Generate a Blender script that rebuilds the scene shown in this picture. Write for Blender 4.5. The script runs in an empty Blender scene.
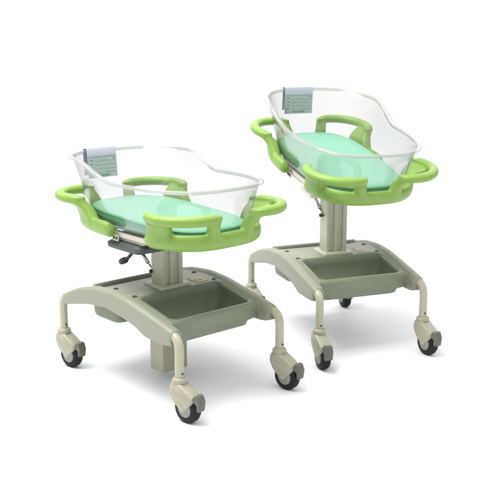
import bpy, bmesh, math, random
import numpy as np
from mathutils import Vector, Matrix

S = bpy.context.scene
COL = S.collection
R = math.radians
random.seed(4)

# ---------------------------------------------------------------- camera
cam_data = bpy.data.cameras.new("camera")
cam = bpy.data.objects.new("camera", cam_data)
COL.objects.link(cam)
cam.location = (0, 0, 1.321)
cam.rotation_euler = (math.pi / 2 - 0.23004, 0, 0)
cam_data.sensor_width = 36
cam_data.lens = 986.0 / 500 * 36
cam_data.clip_end = 500
S.camera = cam

# ---------------------------------------------------------------- light
W = bpy.data.worlds.new("World")
S.world = W
W.use_nodes = True
# studio surround: a bright white backdrop ahead, dimmer room to the sides and behind
nt = W.node_tree
bgn = nt.nodes["Background"]
geo = nt.nodes.new("ShaderNodeTexCoord")
sep = nt.nodes.new("ShaderNodeSeparateXYZ")
nt.links.new(geo.outputs["Generated"], sep.inputs[0])
mr = nt.nodes.new("ShaderNodeMapRange")
mr.interpolation_type = 'SMOOTHSTEP'
mr.inputs["From Min"].default_value = 0.72
mr.inputs["From Max"].default_value = 0.93
mr.inputs["To Min"].default_value = 0.34
mr.inputs["To Max"].default_value = 0.90
nt.links.new(sep.outputs["Y"], mr.inputs["Value"])
nt.links.new(mr.outputs[0], bgn.inputs[1])
bgn.inputs[0].default_value = (1, 1, 1, 1)
S.view_settings.view_transform = 'Standard'
S.view_settings.look = 'None'
S.view_settings.exposure = 0.31
S.cycles.transparent_max_bounces = 40
S.view_settings.gamma = 1.0


def area(name, loc, target, size, power, col=(1, 1, 1)):
    d = bpy.data.lights.new(name, 'AREA')
    d.shape = 'RECTANGLE'
    d.size, d.size_y = size
    d.energy = power
    d.color = col
    o = bpy.data.objects.new(name, d)
    COL.objects.link(o)
    o.location = loc
    o.rotation_euler = (Vector(target) - Vector(loc)).to_track_quat('-Z', 'Y').to_euler()
    return o


area("key_softbox", (-1.25, 3.35, 4.0), (0.05, 3.75, 0.3), (2.5, 2.5), 195, (1.0, 0.985, 0.96))
area("added_overhead_fill", (0, 8.5, 7.5), (0, 8.5, 0), (36, 34), 3100, (1, 1, 1))  # added broad top light, keeps the far floor white


# ---------------------------------------------------------------- materials
def mat(name, col, rough=0.5, spec=0.5, noise=0.04, nscale=60, bump=0.0, bscale=900, metal=0.0, coat=0.0):
    m = bpy.data.materials.new(name)
    m.use_nodes = True
    nt = m.node_tree
    b = nt.nodes["Principled BSDF"]
    b.inputs["Roughness"].default_value = rough
    b.inputs["Metallic"].default_value = metal
    b.inputs["Specular IOR Level"].default_value = spec
    b.inputs["Coat Weight"].default_value = coat
    tc = nt.nodes.new("ShaderNodeTexCoord")
    n = nt.nodes.new("ShaderNodeTexNoise")
    n.inputs["Scale"].default_value = nscale
    n.inputs["Detail"].default_value = 4
    nt.links.new(tc.outputs["Object"], n.inputs["Vector"])
    r = nt.nodes.new("ShaderNodeValToRGB")
    c = np.array(col)
    r.color_ramp.elements[0].position = 0.3
    r.color_ramp.elements[1].position = 0.7
    r.color_ramp.elements[0].color = (*(c * (1 - noise)), 1)
    r.color_ramp.elements[1].color = (*np.minimum(c * (1 + noise), 1), 1)
    nt.links.new(n.outputs["Fac"], r.inputs["Fac"])
    nt.links.new(r.outputs["Color"], b.inputs["Base Color"])
    if bump:
        n2 = nt.nodes.new("ShaderNodeTexNoise")
        n2.inputs["Scale"].default_value = bscale
        nt.links.new(tc.outputs["Object"], n2.inputs["Vector"])
        bp = nt.nodes.new("ShaderNodeBump")
        bp.inputs["Strength"].default_value = bump
        bp.inputs["Distance"].default_value = 0.0006
        nt.links.new(n2.outputs["Fac"], bp.inputs["Height"])
        nt.links.new(bp.outputs["Normal"], b.inputs["Normal"])
    return m


def clear_mat(name, tint, gloss_rough=0.03, edge=(0.55, 0.56, 0.55), edge_amt=0.35, painted_sheen=0.0):
    """Thin clear acrylic: see-through, glossy by Fresnel, a little denser where the wall is seen edge-on."""
    m = bpy.data.materials.new(name)
    m.use_nodes = True
    nt = m.node_tree
    nt.nodes.clear()
    out = nt.nodes.new("ShaderNodeOutputMaterial")
    tr = nt.nodes.new("ShaderNodeBsdfTransparent")
    lw = nt.nodes.new("ShaderNodeLayerWeight")
    lw.inputs["Blend"].default_value = edge_amt
    mixc = nt.nodes.new("ShaderNodeMix")
    mixc.data_type = 'RGBA'
    mixc.inputs[6].default_value = (*tint, 1)
    mixc.inputs[7].default_value = (*edge, 1)
    nt.links.new(lw.outputs["Facing"], mixc.inputs[0])
    nt.links.new(mixc.outputs[2], tr.inputs["Color"])
    gl = nt.nodes.new("ShaderNodeBsdfGlossy")
    gl.inputs["Roughness"].default_value = gloss_rough
    pw = nt.nodes.new("ShaderNodeMath")
    pw.operation = 'POWER'
    lw2 = nt.nodes.new("ShaderNodeLayerWeight")
    lw2.inputs["Blend"].default_value = 0.5
    nt.links.new(lw2.outputs["Facing"], pw.inputs[0])
    pw.inputs[1].default_value = 4.0
    fr = nt.nodes.new("ShaderNodeMath")
    fr.operation = 'MULTIPLY_ADD'
    nt.links.new(pw.outputs[0], fr.inputs[0])
    fr.inputs[1].default_value = 0.6
    fr.inputs[2].default_value = 0.04
    mx = nt.nodes.new("ShaderNodeMixShader")
    nt.links.new(fr.outputs[0], mx.inputs[0])
    nt.links.new(tr.outputs[0], mx.inputs[1])
    nt.links.new(gl.outputs[0], mx.inputs[2])
    last = mx
    if painted_sheen:  # white diffuse mixed in, paints rim highlights and wall reflections
        df = nt.nodes.new("ShaderNodeBsdfDiffuse")
        df.inputs["Color"].default_value = (0.9, 0.9, 0.88, 1)
        m2 = nt.nodes.new("ShaderNodeMixShader")
        m2.inputs[0].default_value = painted_sheen
        nt.links.new(mx.outputs[0], m2.inputs[1])
        nt.links.new(df.outputs[0], m2.inputs[2])
        last = m2
    nt.links.new(last.outputs[0], out.inputs["Surface"])
    return m


M = dict(
    floor=mat("white_studio_floor", (0.81, 0.812, 0.848), 0.6, 0.2, 0.004, 3),
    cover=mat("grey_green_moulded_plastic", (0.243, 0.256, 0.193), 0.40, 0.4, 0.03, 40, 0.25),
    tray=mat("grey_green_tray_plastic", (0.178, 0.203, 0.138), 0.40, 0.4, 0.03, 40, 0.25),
    beige=mat("beige_painted_metal", (0.390, 0.375, 0.278), 0.32, 0.5, 0.03, 40, 0.15),
    caster=mat("beige_caster_plastic", (0.345, 0.33, 0.245), 0.36, 0.5, 0.05, 60, 0.2),
    column=mat("beige_column_aluminium", (0.46, 0.465, 0.345), 0.34, 0.5, 0.03, 30, 0.15),
    green=mat("lime_green_soft_plastic", (0.198, 0.340, 0.060), 0.40, 0.42, 0.04, 30, 0.25),
    mint=mat("mint_mattress_vinyl", (0.158, 0.355, 0.255), 0.5, 0.3, 0.02, 30, 0.3, 400),
    piping=mat("dark_green_piping", (0.03, 0.42, 0.20), 0.5, 0.3, 0.05),
    hub=mat("grey_hub_plastic", (0.24, 0.24, 0.19), 0.45, 0.5, 0.05, 60, 0.2),
    tyre=mat("black_rubber", (0.009, 0.012, 0.014), 0.6, 0.25, 0.15, 80, 0.2),
    pedal=mat("grey_plastic", (0.115, 0.12, 0.095), 0.5, 0.4, 0.05),
    pad=mat("dark_slate_plastic", (0.065, 0.085, 0.075), 0.5, 0.4, 0.05, 40, 0.2),
    steel=mat("brushed_steel", (0.6, 0.6, 0.58), 0.3, 0.5, 0.05, 200, 0, 900, 1.0),
    dark=mat("dark_parts_and_hole_shade", (0.03, 0.035, 0.03), 0.6),  # dark small parts; also stands in for shade inside holes and gaps
    frame=mat("off_white_enamel", (0.52, 0.49, 0.42), 0.4, 0.5, 0.03),
    clip=mat("pale_blue_grey_plastic", (0.44, 0.47, 0.55), 0.3, 0.5, 0.02),
    card=mat("sage_paper", (0.385, 0.445, 0.43), 0.6, 0.2, 0.03),
    ink=mat("dark_ink", (0.16, 0.22, 0.19), 0.7, 0.2),
    sticker=mat("white_sticker", (0.42, 0.43, 0.37), 0.5, 0.3, 0.01),
    amber=mat("amber_print", (0.62, 0.36, 0.03), 0.5, 0.3, 0.03),
    tub=clear_mat("clear_acrylic", (0.955, 0.957, 0.95), 0.02, (0.74, 0.745, 0.73), 0.30, 0.022),
    rim=clear_mat("clear_acrylic_rim", (0.90, 0.905, 0.90), 0.04, (0.68, 0.69, 0.67), 0.35, 0.12),
)


M['mint'].node_tree.nodes['Principled BSDF'].inputs['Subsurface Weight'].default_value = 0.25
M['mint'].node_tree.nodes['Principled BSDF'].inputs['Subsurface Radius'].default_value = (.01, .02, .015)


# ---------------------------------------------------------------- helpers
def tag(o, **k):
    for a, b in k.items():
        if b is not None:
            o[a] = b
    return o


class MB:
    """collects verts / faces of one mesh"""

    def __init__(s):
        s.v, s.f = [], []

    def loft(s, rings, closed=True, cap=True, loop=False):
        n = len(rings[0])
        base = len(s.v)
        for r in rings:
            s.v += [tuple(p) for p in r]
        k = len(rings)
        for i in range(k if loop else k - 1):
            a, b = base + i * n, base + ((i + 1) % k) * n
            for j in range(n if closed else n - 1):
                j2 = (j + 1) % n
                s.f.append((a + j, a + j2, b + j2, b + j))
        if cap and closed and not loop:
            s.f.append(tuple(base + j for j in reversed(range(n))))
            s.f.append(tuple(base + (k - 1) * n + j for j in range(n)))
        return s

    def tube(s, pts, rad, seg=14, flat=(1, 1), cap=True, loop=False):
        pts = [Vector(p) for p in pts]
        n = len(pts)
        rings = []
        prev = None
        for i, p in enumerate(pts):
            if loop:
                t = (pts[(i + 1) % n] - pts[i - 1]).normalized()
            else:
                t = (pts[min(i + 1, n - 1)] - pts[max(i - 1, 0)]).normalized()
            if prev is None:
                ref = Vector((0, 0, 1)) if abs(t.z) < 0.9 else Vector((1, 0, 0))
                u = (ref - t * ref.dot(t)).normalized()
            else:
                u = (prev - t * prev.dot(t)).normalized()
            prev = u
            w = t.cross(u)
            r = rad[i] if hasattr(rad, '__len__') else rad
            rings.append([p + u * (r * flat[0] * math.cos(2 * math.pi * k / seg)) + w * (r * flat[1] * math.sin(2 * math.pi * k / seg)) for k in range(seg)])
        return s.loft(rings, True, cap, loop)

    def lathe(s, prof, seg=32, origin=(0, 0, 0), axis='z'):
        rings = []
        for r, h in prof:
            ring = []
            for k in range(seg):
                c, sn = r * math.cos(2 * math.pi * k / seg), r * math.sin(2 * math.pi * k / seg)
                if axis == 'z':
                    q = (c, sn, h)
                else:
                    q = (c, h, sn)
                ring.append(Vector(q) + Vector(origin))
            if axis != 'z':
                ring.reverse()
            rings.append(ring)
        return s.loft(rings, True, True)

    def box(s, lo, hi):
        x0, y0, z0 = lo
        x1, y1, z1 = hi
        return s.loft([[(x0, y0, z0), (x1, y0, z0), (x1, y1, z0), (x0, y1, z0)],
                       [(x0, y0, z1), (x1, y0, z1), (x1, y1, z1), (x0, y1, z1)]])

    def build(s, name, m, parent=None, bevel=0, bseg=3, subsurf=0, remesh=0, smooth_it=0, smooth=True):
        me = bpy.data.meshes.new(name)
        me.from_pydata([tuple(v) for v in s.v], [], s.f)
        bm = bmesh.new()
        bm.from_mesh(me)
        bmesh.ops.recalc_face_normals(bm, faces=bm.faces)
        bm.to_mesh(me)
        bm.free()
        me.materials.append(m)
        for p in me.polygons:
            p.use_smooth = smooth
        o = bpy.data.objects.new(name, me)
        COL.objects.link(o)
        if parent:
            o.parent = parent
        if remesh:
            d = o.modifiers.new("remesh", 'REMESH')
            d.mode = 'VOXEL'
            d.voxel_size = remesh
            d.use_smooth_shade = True
        if smooth_it:
            d = o.modifiers.new("smooth", 'SMOOTH')
            d.iterations = smooth_it
            d.factor = 0.5
        if bevel:
            d = o.modifiers.new("bevel", 'BEVEL')
            d.width = bevel
            d.segments = bseg
            d.limit_method = 'ANGLE'
            d.angle_limit = R(35)
            d.harden_normals = True
        if subsurf:
            d = o.modifiers.new("subsurf", 'SUBSURF')
            d.levels = d.render_levels = subsurf
        return o


def empty(name, loc=(0, 0, 0), rz=0):
    o = bpy.data.objects.new(name, None)
    COL.objects.link(o)
    o.location = loc
    o.rotation_euler = (0, 0, rz)
    o.empty_display_size = 0.1
    return o


def rrect(x0, x1, y0, y1, r, z, seg=5):
    """rounded rectangle ring; z may be a function of (x, y)"""
    pts = []
    for cx, cy, a0 in ((x1 - r, y1 - r, 0), (x0 + r, y1 - r, 90), (x0 + r, y0 + r, 180), (x1 - r, y0 + r, 270)):
        for k in range(seg + 1):
            a = R(a0 + 90 * k / seg)
            x, y = cx + r * math.cos(a), cy + r * math.sin(a)
            pts.append((x, y, z(x, y) if callable(z) else z))
    return pts


def sell(t, ra, rb, n):
    c, s_ = math.cos(t), math.sin(t)
    return (ra * abs(c) ** (2 / n) * math.copysign(1, c), rb * abs(s_) ** (2 / n) * math.copysign(1, s_))


def smoothstep(x):
    x = min(1, max(0, x))
    return x * x * (3 - 2 * x)


def smooth_interp(xs, ys):
    """monotone-ish smooth curve through points (dense linear sample, box filtered)"""
    xs, ys = np.array(xs), np.array(ys)
    g = np.linspace(xs[0], xs[-1], 241)
    y = np.interp(g, xs, ys)
    k = 17
    pad = np.concatenate([2 * y[0] - y[k:0:-1], y, 2 * y[-1] - y[-2:-k - 2:-1]])
    y = np.convolve(pad, np.ones(k) / k, 'same')[k:-k]
    return lambda x: float(np.interp(x, g, y))


# ---------------------------------------------------------------- setting
f = MB()
f.box((-24, -8, -0.02), (24, 12.5, 0.0))
tag(f.build("floor", M['floor'], smooth=False), kind='structure')

# ================================================================ one cart (local x = bed length, head at -x; y = width)
LA, LB = 0.3665, 0.2306            # half wheelbase
cart = empty("bassinet_cart")

# ---- base: two arched rails, deck and skirt, one moulding
ztop = smooth_interp([-.348, -.325, -.25, -.135, -.02, .07, .19, .30, .34], [.292, .306, .336, .363, .371, .363, .339, .316, .306])
zbot = smooth_interp([-.348, -.25, -.17, -.055, .07, .152, .168, .178, .30, .34], [.250, .272, .289, .302, .285, .266, .256, .248, .246, .252])
deck = lambda a: ztop(a) - 0.010
b = MB()
for sgn in (-1, 1):
    rings = []
    for a in np.linspace(-.348, .34, 70):
        t, u = ztop(a), zbot(a)
        e = min(a + .348, .34 - a)
        sh = 0.006 * max(0, 1 - e / 0.02) ** 2          # ends close softly
        sec = [(.196, u), (.196, t - .018), (.203, t - .006), (.214, t), (.230, t), (.243, t - .007), (.2475, t - .018), (.2485, (t + u) / 2), (.247, u + .006), (.240, u)]
        cy, cz = .222, (t + u) / 2
        k = 1 - sh * 12
        rings.append([(a, sgn * (cy + (y - cy) * k), cz + (z - cz) * k) for y, z in sec])
    b.loft(rings)
# deck sheet
g = np.linspace(-.150, .066, 16)
b.loft([[(a, -.199, deck(a) - .016), (a, .199, deck(a) - .016), (a, .199, deck(a)), (a, -.199, deck(a))] for a in g])
for s_ in (-1, 1):
    g = np.linspace(.06, .284, 16)
    b.loft([[(a, s_ * .176, deck(a) - .03), (a, s_ * .2, deck(a) - .03), (a, s_ * .2, deck(a)), (a, s_ * .176, deck(a))] for a in g])
    g = np.linspace(-.20, -.14, 6)
    b.loft([[(a, s_ * .176, deck(a) - .03), (a, s_ * .2, deck(a) - .03), (a, s_ * .2, deck(a)), (a, s_ * .176, deck(a))] for a in g])
# raised lip along the rear
b.loft([[(-.203, y, .325), (-.178, y, .325), (-.180, y, .352), (-.188, y, .357), (-.198, y, .354)] for y in np.linspace(-.2, .2, 9)])
base = b.build("base_cover", M['cover'], cart, remesh=.0033, smooth_it=3)


# ---- storage trays set into the base
def tray(a0, a1, hw, floor_z, bottom_z, open0, open1, drop0, drop1, bw, top=None):
    z = lambda x, y: deck(x) + .003
    m = MB()
    rings = [
        rrect(drop0 + .012, drop1 - .012, -bw + .012, bw - .012, .03, bottom_z),
        rrect(drop0 + .004, drop1 - .003, -bw + .003, bw - .003, .034, bottom_z + .004),
        rrect(drop0, drop1, -bw, bw, .034, bottom_z + .014),
        rrect(drop0, drop1 + .001, -bw - .002, bw + .002, .030, bottom_z + .021),
        rrect(drop0 - .004, drop1 + .002, -hw + .006, hw - .006, .010, bottom_z + .026),
        rrect(drop0 - .006, drop1 + .003, -hw + .001, hw - .001, .006, bottom_z + .031),
        rrect(a0, a1 - .0015, -hw, hw, .006, lambda x, y: deck(x) - .020),
        rrect(a0, a1, -hw, hw, .010, lambda x, y: deck(x) - .006),
        rrect(a0 + .003, a1 - .003, -hw + .003, hw - .003, .010, z),
        rrect(open0 - .005, open1 + .005, -hw + .014, hw - .014, .034, z),
        rrect(open0, open1, -hw + .018, hw - .018, .032, lambda x, y: deck(x) - .003),
        rrect(open0 + .004, open1 - .003, -hw + .024, hw - .024, .03, lambda x, y: deck(x) - .03),
        rrect(drop0 + .012, drop1 - .012, -bw + .014, bw - .014, .03, floor_z + .012),
        rrect(drop0 + .024, drop1 - .022, -bw + .026, bw - .026, .024, floor_z),
    ]
    m.loft(rings)
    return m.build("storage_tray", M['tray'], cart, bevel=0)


tray(.060, .288, .2, .240, .230, .074, .264, .07, .281, .168)
# shallower rear bin: only its box shows under the arch
m = MB()
m.loft([rrect(-.27, -.115, -.148, .148, .03, .207), rrect(-.278, -.107, -.156, .156, .034, .213), rrect(-.282, -.103, -.160, .160, .036, .225),
        rrect(-.286, -.10, -.165, .165, .036, .30), rrect(-.24, -.12, -.165, .165, .036, .318)])
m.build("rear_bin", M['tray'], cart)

# ---- deck details
for a, y in ((-.072, -.181), (.0635 - .012, -.184), (-.072, .184), (.0635 - .012, .184)):
    m = MB()
    m.lathe([(.0095, -.004), (.0095, .0022), (.0070, .0030), (.0062, .0008)], 20, (a, y, deck(a)))
    m.build("deck_hole_shade", M['dark'], cart)  # solid dark disc painted as the shade inside a deck hole
m = MB()
g = np.linspace(-.012, .048, 6)
m.loft([[(a, .100, deck(a) + .0006), (a, .158, deck(a) + .0006), (a, .158, deck(a) + .0014), (a, .100, deck(a) + .0014)] for a in g])
st = m.build("warning_sticker", M['sticker'], cart, smooth=False)
m = MB()
for cy, r in ((.119, .0105), (.138, .0095)):
    n = 20
    m.loft([[(.026 + .007 * math.cos(k * 2 * math.pi / n), cy + r * math.sin(k * 2 * math.pi / n), deck(.026 + .007 * math.cos(k * 2 * math.pi / n)) + zz) for k in range(n)] for zz in (.0012, .0022)])
m.build("amber_mark", M['amber'], st)

# ---- legs: bent tubes from the four rail ends
CAST_H = .150
for sx in (-1, 1):
    for sy in (-1, 1):
        P0, P1, P2 = Vector((sx * .29, sy * .2235, .288)), Vector((sx * (LA + .006), sy * .2300, .290)), Vector((sx * LA, sy * LB, .205))
        pts = []
        for k in range(13):
            t = k / 12
            # flat start, then a rounded shoulder
            p = (1 - t) ** 3 * P0 + 3 * (1 - t) ** 2 * t * Vector((sx * .345, sy * .227, .288)) + 3 * (1 - t) * t * t * P1 + t ** 3 * P2
            pts.append(p)
        pts += [Vector((sx * LA, sy * LB, z)) for z in (.19, .17, .15, .14)]
        m = MB()
        m.tube(pts, .0158, 20)
        lg = m.build("leg", M['beige'], cart)
        m = MB()
        m.lathe([(.0035, 0), (.0035, .004), (.0020, .005)], 12, (0, 0, 0))
        sc = m.build("screw", M['dark'], lg)
        sc.location = (sx * LA + .0150, sy * LB, .166)
        sc.rotation_euler = (0, R(90), 0)


# ---- casters: yoke with wheel, hub, pedal, collar. caster-local +x is the trailing direction
def caster(x, y, rz):
    TR, WR = .038, .0500
    # yoke: a hooded fork, side profile in x-z swept across the width
    prof = [(-.022, .134), (-.029, .121), (-.030, .102), (-.017, .076), (.000, .058), (.018, .044), (.031, .038), (.042, .040), (.049, .050),
            (.058, .060), (.069, .070), (.078, .083), (.075, .098), (.054, .114), (.030, .126), (.018, .134)]
    m = MB()
    hw = .0255
    rings = []
    for yy, k in ((-hw, .88), (-hw + .003, .96), (-hw + .009, 1), (hw - .009, 1), (hw - .003, .96), (hw, .88)):
        cx, cz = .022, .088
        rings.append([(cx + (px - cx) * k, yy, cz + (pz - cz) * k) for px, pz in prof])
    m.loft(rings)
    yk = m.build("caster", M['caster'], cart, bevel=.003, bseg=3)
    yk.location = (x, y, 0)
    yk.rotation_euler = (0, 0, rz)
    for s_ in (-1, 1):                     # raised cheek panel on each side
        m = MB()
        tri = [(-.024, .112), (-.012, .118), (.044, .052), (.042, .040), (.034, .038), (.020, .046), (-.012, .084)]
        m.loft([[(px, s_ * (hw - .004), pz) for px, pz in tri], [(.012 + (px - .012) * .9, s_ * (hw + .0014), .08 + (pz - .08) * .9) for px, pz in tri]])
        m.build("cheek_panel", M['caster'], yk, bevel=.001, bseg=2)
    m = MB()
    m.box((.060, -.017, .078), (.0745, .017, .093))
    m.build("pedal_gap_shade", M['dark'], yk, bevel=.002, bseg=1)  # solid dark box, stands in for the shaded gap at the pedal
    m = MB()
    m.lathe([(.017, .128), (.0235, .129), (.0262, .134), (.0262, .143), (.0235, .148), (.0195, .151), (.016, .151)], 28)
    m.build("collar", M['caster'], yk)
    # wheel (axle along y), tyre proud of the yoke's cheeks at the bottom
    m = MB()
    w = .0190
    m.lathe([(.027, -w), (.037, -w - .0006), (.0465, -w + .003), (WR, -w + .009), (WR + .0002, 0), (WR, w - .009), (.0465, w - .003), (.037, w + .0006), (.027, w)], 48, (TR, 0, WR), 'y')
    m.build("tyre", M['tyre'], yk, smooth=True)
    for s_ in (-1, 1):
        m = MB()
        m.lathe([(.0285, s_ * .010), (.029, s_ * .0196), (.0265, s_ * .0210), (.014, s_ * .0212), (.011, s_ * .0225), (.003, s_ * .0228)], 36, (TR, 0, WR), 'y')
        m.build("hub", M['hub'], yk)
    # brake pedal: a ribbed plate at the trailing end
    m = MB()
    rings = []
    for yy, k in ((-.0170, .90), (-.0145, 1), (.0145, 1), (.0170, .90)):
        pr = [(.072, .096), (.084, .109), (.096, .107), (.105, .084), (.100, .052), (.093, .054), (.092, .076), (.074, .085)]
        rings.append([(.090 + (px - .090) * k, yy, .080 + (pz - .080) * k) for px, pz in pr])
    m.loft(rings)
    for zz in (.068, .078, .088, .097):
        m.tube([(.1025 - abs(zz - .081) * .25, -.013, zz), (.1025 - abs(zz - .081) * .25, .013, zz)], .0022, 8)
    m.build("brake_pedal", M['pedal'], yk, bevel=.0022, bseg=2)
    return yk


casters = {}
for key, sx, sy, rz in (('L', -1, -1, .16), ('F', 1, -1, .13), ('R', 1, 1, .14), ('B', -1, 1, -.1)):
    casters[key] = caster(sx * LA, sy * LB, rz)

# ---- column
m = MB()
ca, cb = .036, .0465
sec = []
gro = [(-.034, -.016), (-.008, .008), (.016, .034)]
sec = [(-ca, -cb), (ca, -cb)]
for y0, y1 in ((-.034, -.012), (.004, .027)):
    sec += [(ca, y0), (ca - .008, y0 + .0012), (ca - .008, y1 - .0012), (ca, y1)]
sec += [(ca, cb), (-ca, cb)]
m.loft([[(x, y, z) for x, y in sec] for z in (.060, .58)])
column = m.build("column", M['column'], cart, bevel=.0022, bseg=3)
m = MB()
m.loft([rrect(-.041, .041, -.058, .058, .005, z) for z in (.030, .225)])
m.build("column_foot", M['beige'], column, bevel=.002, bseg=2)
m = MB()
zd = deck(0)
m.loft([rrect(-.060, .060, -.068, .068, .008, zd - .01), rrect(-.060, .060, -.068, .068, .008, zd + .005), rrect(-.056, .056, -.064, .064, .008, zd + .008),
        rrect(-.0365, .0365, -.047, .047, .006, zd + .008)])
m.build("column_collar", M['column'], cart)

# ================================================================ bed parts (move with the column top)
bed = []
# ---- under-frame
m = MB()
for s_ in (-1, 1):
    m.box((-.20, s_ * .172 - .012, .556), (.20, s_ * .172 + .012, .573))
m.box((-.20, -.172, .558), (-.16, .172, .5715))
m.box((.16, -.172, .558), (.20, .172, .5715))
m.box((-.075, -.172, .540), (.075, .172, .5705))
uf = m.build("under_frame", M['frame'], cart, bevel=.002, bseg=2)
bed.append(uf)
m = MB()
m.box((-.080, -.192, .540), (-.045, -.186, .566))
fb = m.build("bracket", M['frame'], uf, bevel=.002, bseg=2)
for x in (-.070, -.053):
    m = MB()
    m.lathe([(.0045, 0), (.0045, .003), (.003, .0035)], 14)
    h = m.build("bracket_hole_shade", M['dark'], uf)  # dark stub in place of the shade within a bracket hole
    h.location = (x, -.192, .552)
    h.rotation_euler = (R(90), 0, 0)

# ---- release pad, lever and gas spring under the head end
m = MB()
m.loft([rrect(-.112, .075, -.190, .0, .02, .510), rrect(-.122, .083, -.198, .006, .026, .515), rrect(-.122, .083, -.198, .006, .026, .531), rrect(-.108, .069, -.184, -.006, .024, .540)])
pd = m.build("release_pad", M['pad'], cart)
bed.append(pd)
m = MB()
m.tube([(-.06, -.1, .500), (-.075, -.1, .490), (-.115, -.1, .455), (-.14, -.1, .440)], .006, 12, (1, 1.4))
lv = m.build("lever", M['pad'], cart)
m = MB()
m.lathe([(.004, -.011), (.016, -.010), (.023, -.004), (.023, .004), (.016, .010), (.004, .011)], 24)
kb = m.build("lever_knob", M['pad'], lv)
kb.location = (-.148, -.1, .436)
kb.scale = (1, .8, 1)
kb.rotation_euler = (0, R(-30), 0)
bed.append(lv)
m = MB()
m.tube([(-.128, -.05, .488), (-.060, -.05, .436)], .0075, 12)
m.tube([(-.055, -.05, .432), (-.030, -.05, .412)], .004, 10)
gs = m.build("gas_spring", M['steel'], cart)
m = MB()
m.tube([(-.034, -.062, .410), (-.034, -.040, .410)], .007, 14)
m.build("pivot_joint", M['dark'], gs)
bed.append(gs)

# ---- green bumpers: base band swept round each end, two looped handles each; fused into one moulding
NB = 3.0
BA, BB = .372, .238
th = np.linspace(0, 2 * math.pi, 4001)
cur = np.array([sell(t, BA, BB, NB) for t in th])
seg = np.hypot(*np.diff(cur, axis=0).T)
arc = np.concatenate([[0], np.cumsum(seg)])
TOT = arc[-1]


def base_pt(s):
    s = s % TOT
    p = np.array([np.interp(s, arc, cur[:, 0]), np.interp(s, arc, cur[:, 1])])
    q = np.array([np.interp((s + 2e-3) % TOT, arc, cur[:, 0]), np.interp((s + 2e-3) % TOT, arc, cur[:, 1])])
    r = np.array([np.interp((s - 2e-3) % TOT, arc, cur[:, 0]), np.interp((s - 2e-3) % TOT, arc, cur[:, 1])])
    t = (q - r) / np.linalg.norm(q - r)
    return p, np.array([t[1], -t[0]])


def bp(s, off, z):
    p, n = base_pt(s)
    return (p[0] + n[0] * off, p[1] + n[1] * off, z)


# arc length at the middle of the foot end is 0; sides reached at +-TOT/4
def s_of_a(a):      # arc length on the +y side, from the foot, at length position a
    i = np.argmin(np.abs(cur[:1001 * 2, 0] - a) + (cur[:1001 * 2, 1] < 0) * 9)
    return arc[i]


def bumper(flip, s_end, s_loop, flare):
    """foot end when flip=False; head end is the same thing turned half round"""
    sh = TOT / 2 if flip else 0
    m = MB()
    sec = [(-.036, .554), (-.014, .559), (-.001, .572), (.003, .588), (.002, .606), (-.005, .616), (-.016, .617), (-.028, .609), (-.037, .603), (-.041, .590), (-.040, .565)]
    ss = np.linspace(-s_end, s_end, 90)
    rings = []
    for s in ss:
        e = (s_end - abs(s)) / .03
        k = math.sqrt(max(.02, 1 - (1 - min(1, e)) ** 2))
        co, cz = -.022, .584
        rings.append([bp(s + sh, co + (o - co) * (.5 + .5 * k), cz + (z - cz) * k) for o, z in sec])
    m.loft(rings)
    for sg in (-1, 1):
        s1, s2 = .058, s_loop             # loop spans from near the middle of the end to the side
        L = s2 - s1

        def off_bar(s):
            u = min(1, max(0, (s - s1) / L))
            return .006 + .068 * math.sin(math.pi * u) ** 0.85

        def zbar(s):
            u = min(1, max(0, (s - s1) / L))
            return .6775 + .001 * math.sin(math.pi * u)

        def wall(s, u, h, skew):
            """one slice through a post: leans out from the band up into the bar; skew slides its foot along the band"""
            ob, top = off_bar(s), zbar(s)
            ctrl = [(-.018, .580), (-.016, .600), (-.012, .622), (-.008 + ob * .10, .642), (-.004 + ob * .45, .657), (-.001 + ob * .85, .668), (ob, top), (ob, top + .010)]
            pts = []
            for o, z in ctrl:
                d = skew * max(0, min(1, (.672 - z) / .070)) ** 1.0
                pts.append((sg * (s + d) + sh, o, z))
            return [bp(q, o + h, z) for q, o, z in pts] + [bp(q, o - h, z + .002) for q, o, z in pts[::-1]]
        path = [bp(sg * s + sh, off_bar(s), zbar(s)) for s in np.linspace(s1 + .018, s2 - .006, 48)]
        m.tube(path, [.0205 * math.sqrt(max(.10, 1 - (1 - min(1, (min(i, 47 - i) + .3) / 8)) ** 2.5)) for i in range(48)], 18, (.92, 1.0))
        for p0, p1, k0, k1 in ((s1 + .008, s1 + .054, -.020, -.008), (s2 - .096, s2, .004, flare)):
            n = 14
            rings = []
            for k in range(n + 1):
                u = k / n
                e = min(u, 1 - u) * (p1 - p0) / .016
                h = .0225 * math.sqrt(max(.16, 1 - (1 - min(1, e)) ** 2))
                rings.append(wall(p0 + .002 + (p1 - p0 - .004) * u, u, h, k0 + (k1 - k0) * u))
            m.loft(rings)
    return m.build("bumper", M['green'], cart, remesh=.0028, smooth_it=24)


bed.append(bumper(False, s_of_a(.160), s_of_a(.192), .022))
bed.append(bumper(True, s_of_a(.040), s_of_a(.195), .060))

# ---- clear tub
ZF, ZL, ZH = .5775, .764, .826
NT = 3.1


def rim_h(a):
    return ZL + (ZH - ZL) * smoothstep((.005 - a) / .21)


def tub_pt(t, z, inset=0.0):
    u = (z - ZF) / (ZL - ZF)
    ra0, rb0 = .330, .190
    head = math.cos(t) < 0
    ra = ra0 + (.032 if not head else .044) * u - inset
    rb = rb0 + .050 * u - inset
    return sell(t, ra, rb, NT)


NTH = 128
angs = [2 * math.pi * k / NTH for k in range(NTH)]
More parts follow.
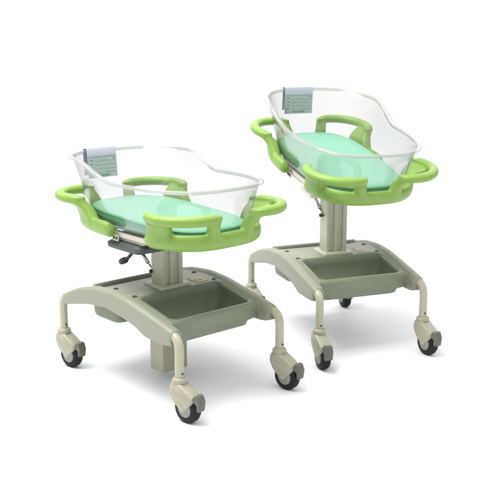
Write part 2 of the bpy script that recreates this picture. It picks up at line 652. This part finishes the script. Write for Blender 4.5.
# even spacing of the superellipse samples
dense = np.linspace(0, 2 * math.pi, 2881)
dc = np.array([sell(t, .34, .21, NT) for t in dense])
dl = np.concatenate([[0], np.cumsum(np.hypot(*np.diff(dc, axis=0).T))])
angs = [float(np.interp(dl[-1] * k / NTH, dl, dense)) for k in range(NTH)]


def tub_ring(fr, inset):
    ring = []
    for t in angs:
        a0 = tub_pt(t, .8)[0]
        zr = rim_h(a0)
        z = ZF + .022 + (zr - ZF - .022) * fr
        x, y = tub_pt(t, z, inset)
        ring.append((x, y, z))
    return ring


def floor_ring(z, inset):
    return [(*tub_pt(t, ZF, inset), z) for t in angs]


m = MB()
TH = .0035
outer = [floor_ring(ZF, .02), floor_ring(ZF + .004, .008), floor_ring(ZF + .012, .002)] + [tub_ring(q, 0) for q in np.linspace(0, 1, 12)]
inner = [tub_ring(q, TH) for q in np.linspace(1, 0, 12)] + [floor_ring(ZF + .012 + TH * .6, .002 + TH), floor_ring(ZF + .004 + TH, .010 + TH), floor_ring(ZF + TH, .024)]
m.loft(outer + inner)
tub = m.build("tub", M['tub'], cart)
bed.append(tub)
m = MB()
prof = [(-.0035, -.010), (-.0035, .001), (-.001, .0042), (.004, .0052), (.0112, .0050), (.0148, .0020), (.0156, -.0055), (.0132, -.0057), (.0122, .0), (.0100, .0018), (.005, .0020), (.0012, -.002), (.0008, -.010)]
rings = []
for (x, y, z), (x2, y2, z2) in zip(tub_ring(1, 0), tub_ring(1, .01)):
    d = Vector((x - x2, y - y2, 0)).normalized()
    rings.append([(x + d.x * o, y + d.y * o, z + h) for o, h in prof])
m.loft(rings, loop=True)
rim = m.build("rim", M['rim'], tub)

# ================================================================ things that rest on the bed
mattress = None


def build_mattress():
    m = MB()
    z0, z1 = ZF + .007, ZF + .054
    ra, rb, n = .324, .182, 3.3

    def ring(k, z, slope=0.0):
        pts = []
        for t in angs:
            x, y = sell(t, ra - k, rb - k, n)
            pts.append((x - .008, y, z - x * slope))
        return pts
    SL = .036
    m.loft([ring(.02, z0), ring(.004, z0 + .001), ring(.0, z0 + .005), ring(-.0006, z1 - .019, SL), ring(0, z1 - .004, SL), ring(.0015, z1 - .0015, SL), ring(.005, z1, SL), ring(.05, z1 + .0004, SL), ring(.12, z1 + .0006, SL)])
    o = m.build("mattress", M['mint'])
    for z in (z1 - .0205, z1 - .005):
        q = MB()
        q.tube(ring(-.0008, z, SL), .0020, 8, loop=True)
        q.build("piping", M['piping'], o)
    return o


mattress = build_mattress()
tag(mattress, category='mattress', group='mattresses in the clear tubs')


def build_card():
    root = empty("card_holder")
    # local: x = away from the wall into the tub, y = width, z = 0 at the rim top
    w = .066
    m = MB()
    prof_o = [(.012, -.108), (.0145, -.03), (.0150, -.004), (.011, .008), (.0, .0105), (-.012, .008), (-.0165, -.002), (-.019, -.095)]
    prof_i = [(-.0165, -.095), (-.0140, -.003), (-.011, .0055), (0, .0078), (.0095, .0055), (.0122, -.004), (.0120, -.03), (.0095, -.108)]
    m.loft([[(x, y, z) for x, z in prof_o + prof_i] for y in (-w, w)])
    m.build("clip", M['clip'], root, bevel=.0008, bseg=2)
    # card face, slightly leaning like the wall
    X = lambda z: .0126 + .0145 - .012 + (.0025 * (z + .03) / .078 if z < -.03 else 0) + .0008
    m = MB()

    def patch(y0, y1, z0, z1, lift, th):
        m.loft([[(X(z0) + lift, y0, z0), (X(z0) + lift, y1, z0), (X(z1) + lift, y1, z1), (X(z1) + lift, y0, z1)],
                [(X(z0) + lift + th, y0, z0), (X(z0) + lift + th, y1, z0), (X(z1) + lift + th, y1, z1), (X(z1) + lift + th, y0, z1)]])
    patch(-w + .003, w - .003, -.106, -.024, 0, .0009)
    m.build("card", M['card'], root, smooth=False)
    cd = root.children[-1] if root.children else None
    m = MB()
    rr = random.Random(7)
    lift, th = .0010, .0004
    patch(-w + .006, w - .006, -.0275, -.0265, lift, th)
    for i, zz in enumerate((-.041, -.056, -.071, -.086)):
        y = w - .008
        # short heading at the left of each row (left as seen from inside = -y)
        yy = -w + .009
        for k in range(3):
            patch(yy, yy + .0028, zz, zz + .0042, lift, th)
            patch(yy + .0008, yy + .0034, zz + .0016, zz + .0023, lift, th)
            yy += .0044
        yy = -w + .030
        while yy < w - .012:
            ln = rr.choice((.0015, .0022, .004))
            if rr.random() < .45:
                patch(yy, yy + ln, zz + .001, zz + .0026, lift, th)
            yy += ln + .004
        patch(-w + .027, w - .008, zz - .0036, zz - .0031, lift, th)
    patch(w - .016, w - .010, -.038, -.032, lift, th)
    yy = -.030
    while yy < .018:
        ln = rr.choice((.0035, .0045, .003))
        patch(yy, yy + ln, -.1015, -.0965, lift, th)
        yy += ln + .0012
    patch(.021, .0275, -.102, -.0958, lift, th)
    m.build("printed_writing", M['ink'], root, smooth=False)
    return root


card = build_card()
tag(card, category='card holder', group='name card holders on the tubs')


# ================================================================ two carts
def copy_tree(o, parent=None):
    c = o.copy()
    COL.objects.link(c)
    if parent:
        c.parent = parent
        c.matrix_parent_inverse = o.matrix_parent_inverse.copy()
    for ch in list(o.children):
        copy_tree(ch, c)
    return c


PIV = Vector((0, 0, .57))


def bed_matrix(raise_, tilt, side):
    return Matrix.Translation(PIV + Vector((0, side, raise_))) @ Matrix.Rotation(tilt, 4, 'Y') @ Matrix.Translation(-PIV)


place = [dict(loc=(-.3081, 3.5540, 0), rz=-.8430, up=0.0, tilt=0.0, side=.008),
         dict(loc=(.3525, 4.0851, 0), rz=-1.2029, up=.127, tilt=R(11.0), side=.013)]
card_loc = Matrix.Translation(Vector((-.3845, -.038, ZH + .002))) @ Matrix.Rotation(R(-7), 4, 'Y')
bed_names = {o.name for o in bed}

cart2 = copy_tree(cart)
# copies keep the order of children: pair them to know which are bed parts
pairs = list(zip(list(cart.children), list(cart2.children)))
for o1, o2 in pairs:                    # the raised cart shows a mount block where the lower one shows its release pad
    if o1.name in ("release_pad", "lever"):
        for k in [*o2.children, o2]:
            bpy.data.objects.remove(k)
pairs = [(a_, b_) for a_, b_ in zip(list(cart.children), [None] * 99) if a_.name not in ("release_pad", "lever")]
pairs = list(zip([a_ for a_, _ in pairs], list(cart2.children)))
m = MB()
m.loft([rrect(.06, .165, -.190, -.10, .006, .527), rrect(.06, .165, -.190, -.10, .006, .5555)])
blk = m.build("mount_block", M['frame'], cart2, bevel=.003, bseg=2)
mattress2, card2 = copy_tree(mattress), copy_tree(card)
for root, mt, cd, pl, idx in ((cart, mattress, card, place[0], 0), (cart2, mattress2, card2, place[1], 1)):
    root.location = pl['loc']
    root.rotation_euler = (0, 0, pl['rz'])
    Wm = Matrix.Translation(Vector(pl['loc'])) @ Matrix.Rotation(pl['rz'], 4, 'Z')
    B = bed_matrix(pl['up'], pl['tilt'], pl['side'])
    for o1, o2 in pairs:
        o = o1 if idx == 0 else o2
        if o1.name in bed_names:
            o.matrix_local = B
        elif o1 == casters['F'] and idx == 1:
            o.rotation_euler.z = -.05
        elif o1.name.startswith("column") and "collar" not in o1.name:
            o.location.z = pl['up']
    if idx == 1:
        blk.matrix_local = B
        for o in cart2.children:
            if o.name.startswith('gas_spring'):
                o.matrix_local = Matrix.Translation(Vector((.028, 0, .108)))
    else:
        pd.matrix_local = lv.matrix_local = B
    mt.matrix_world = Wm @ B
    cd.matrix_world = Wm @ B @ card_loc

tag(cart, category='baby cot', group='hospital bassinet carts',
    label='lime green and clear baby bassinet cart set low, its dark release pad showing')
tag(cart2, category='baby cot', group='hospital bassinet carts',
    label='lime green and clear baby bassinet cart raised on its tall column, bed tilted')
mattress['label'] = 'mint green mattress inside the clear tub of the lower cart'
mattress2['label'] = 'mint green mattress inside the tilted tub of the taller raised cart'
card['label'] = 'pale grey card holder clipped over the head rim of the lower cart'
card2['label'] = 'pale grey card holder clipped over the head rim of the taller raised cart'
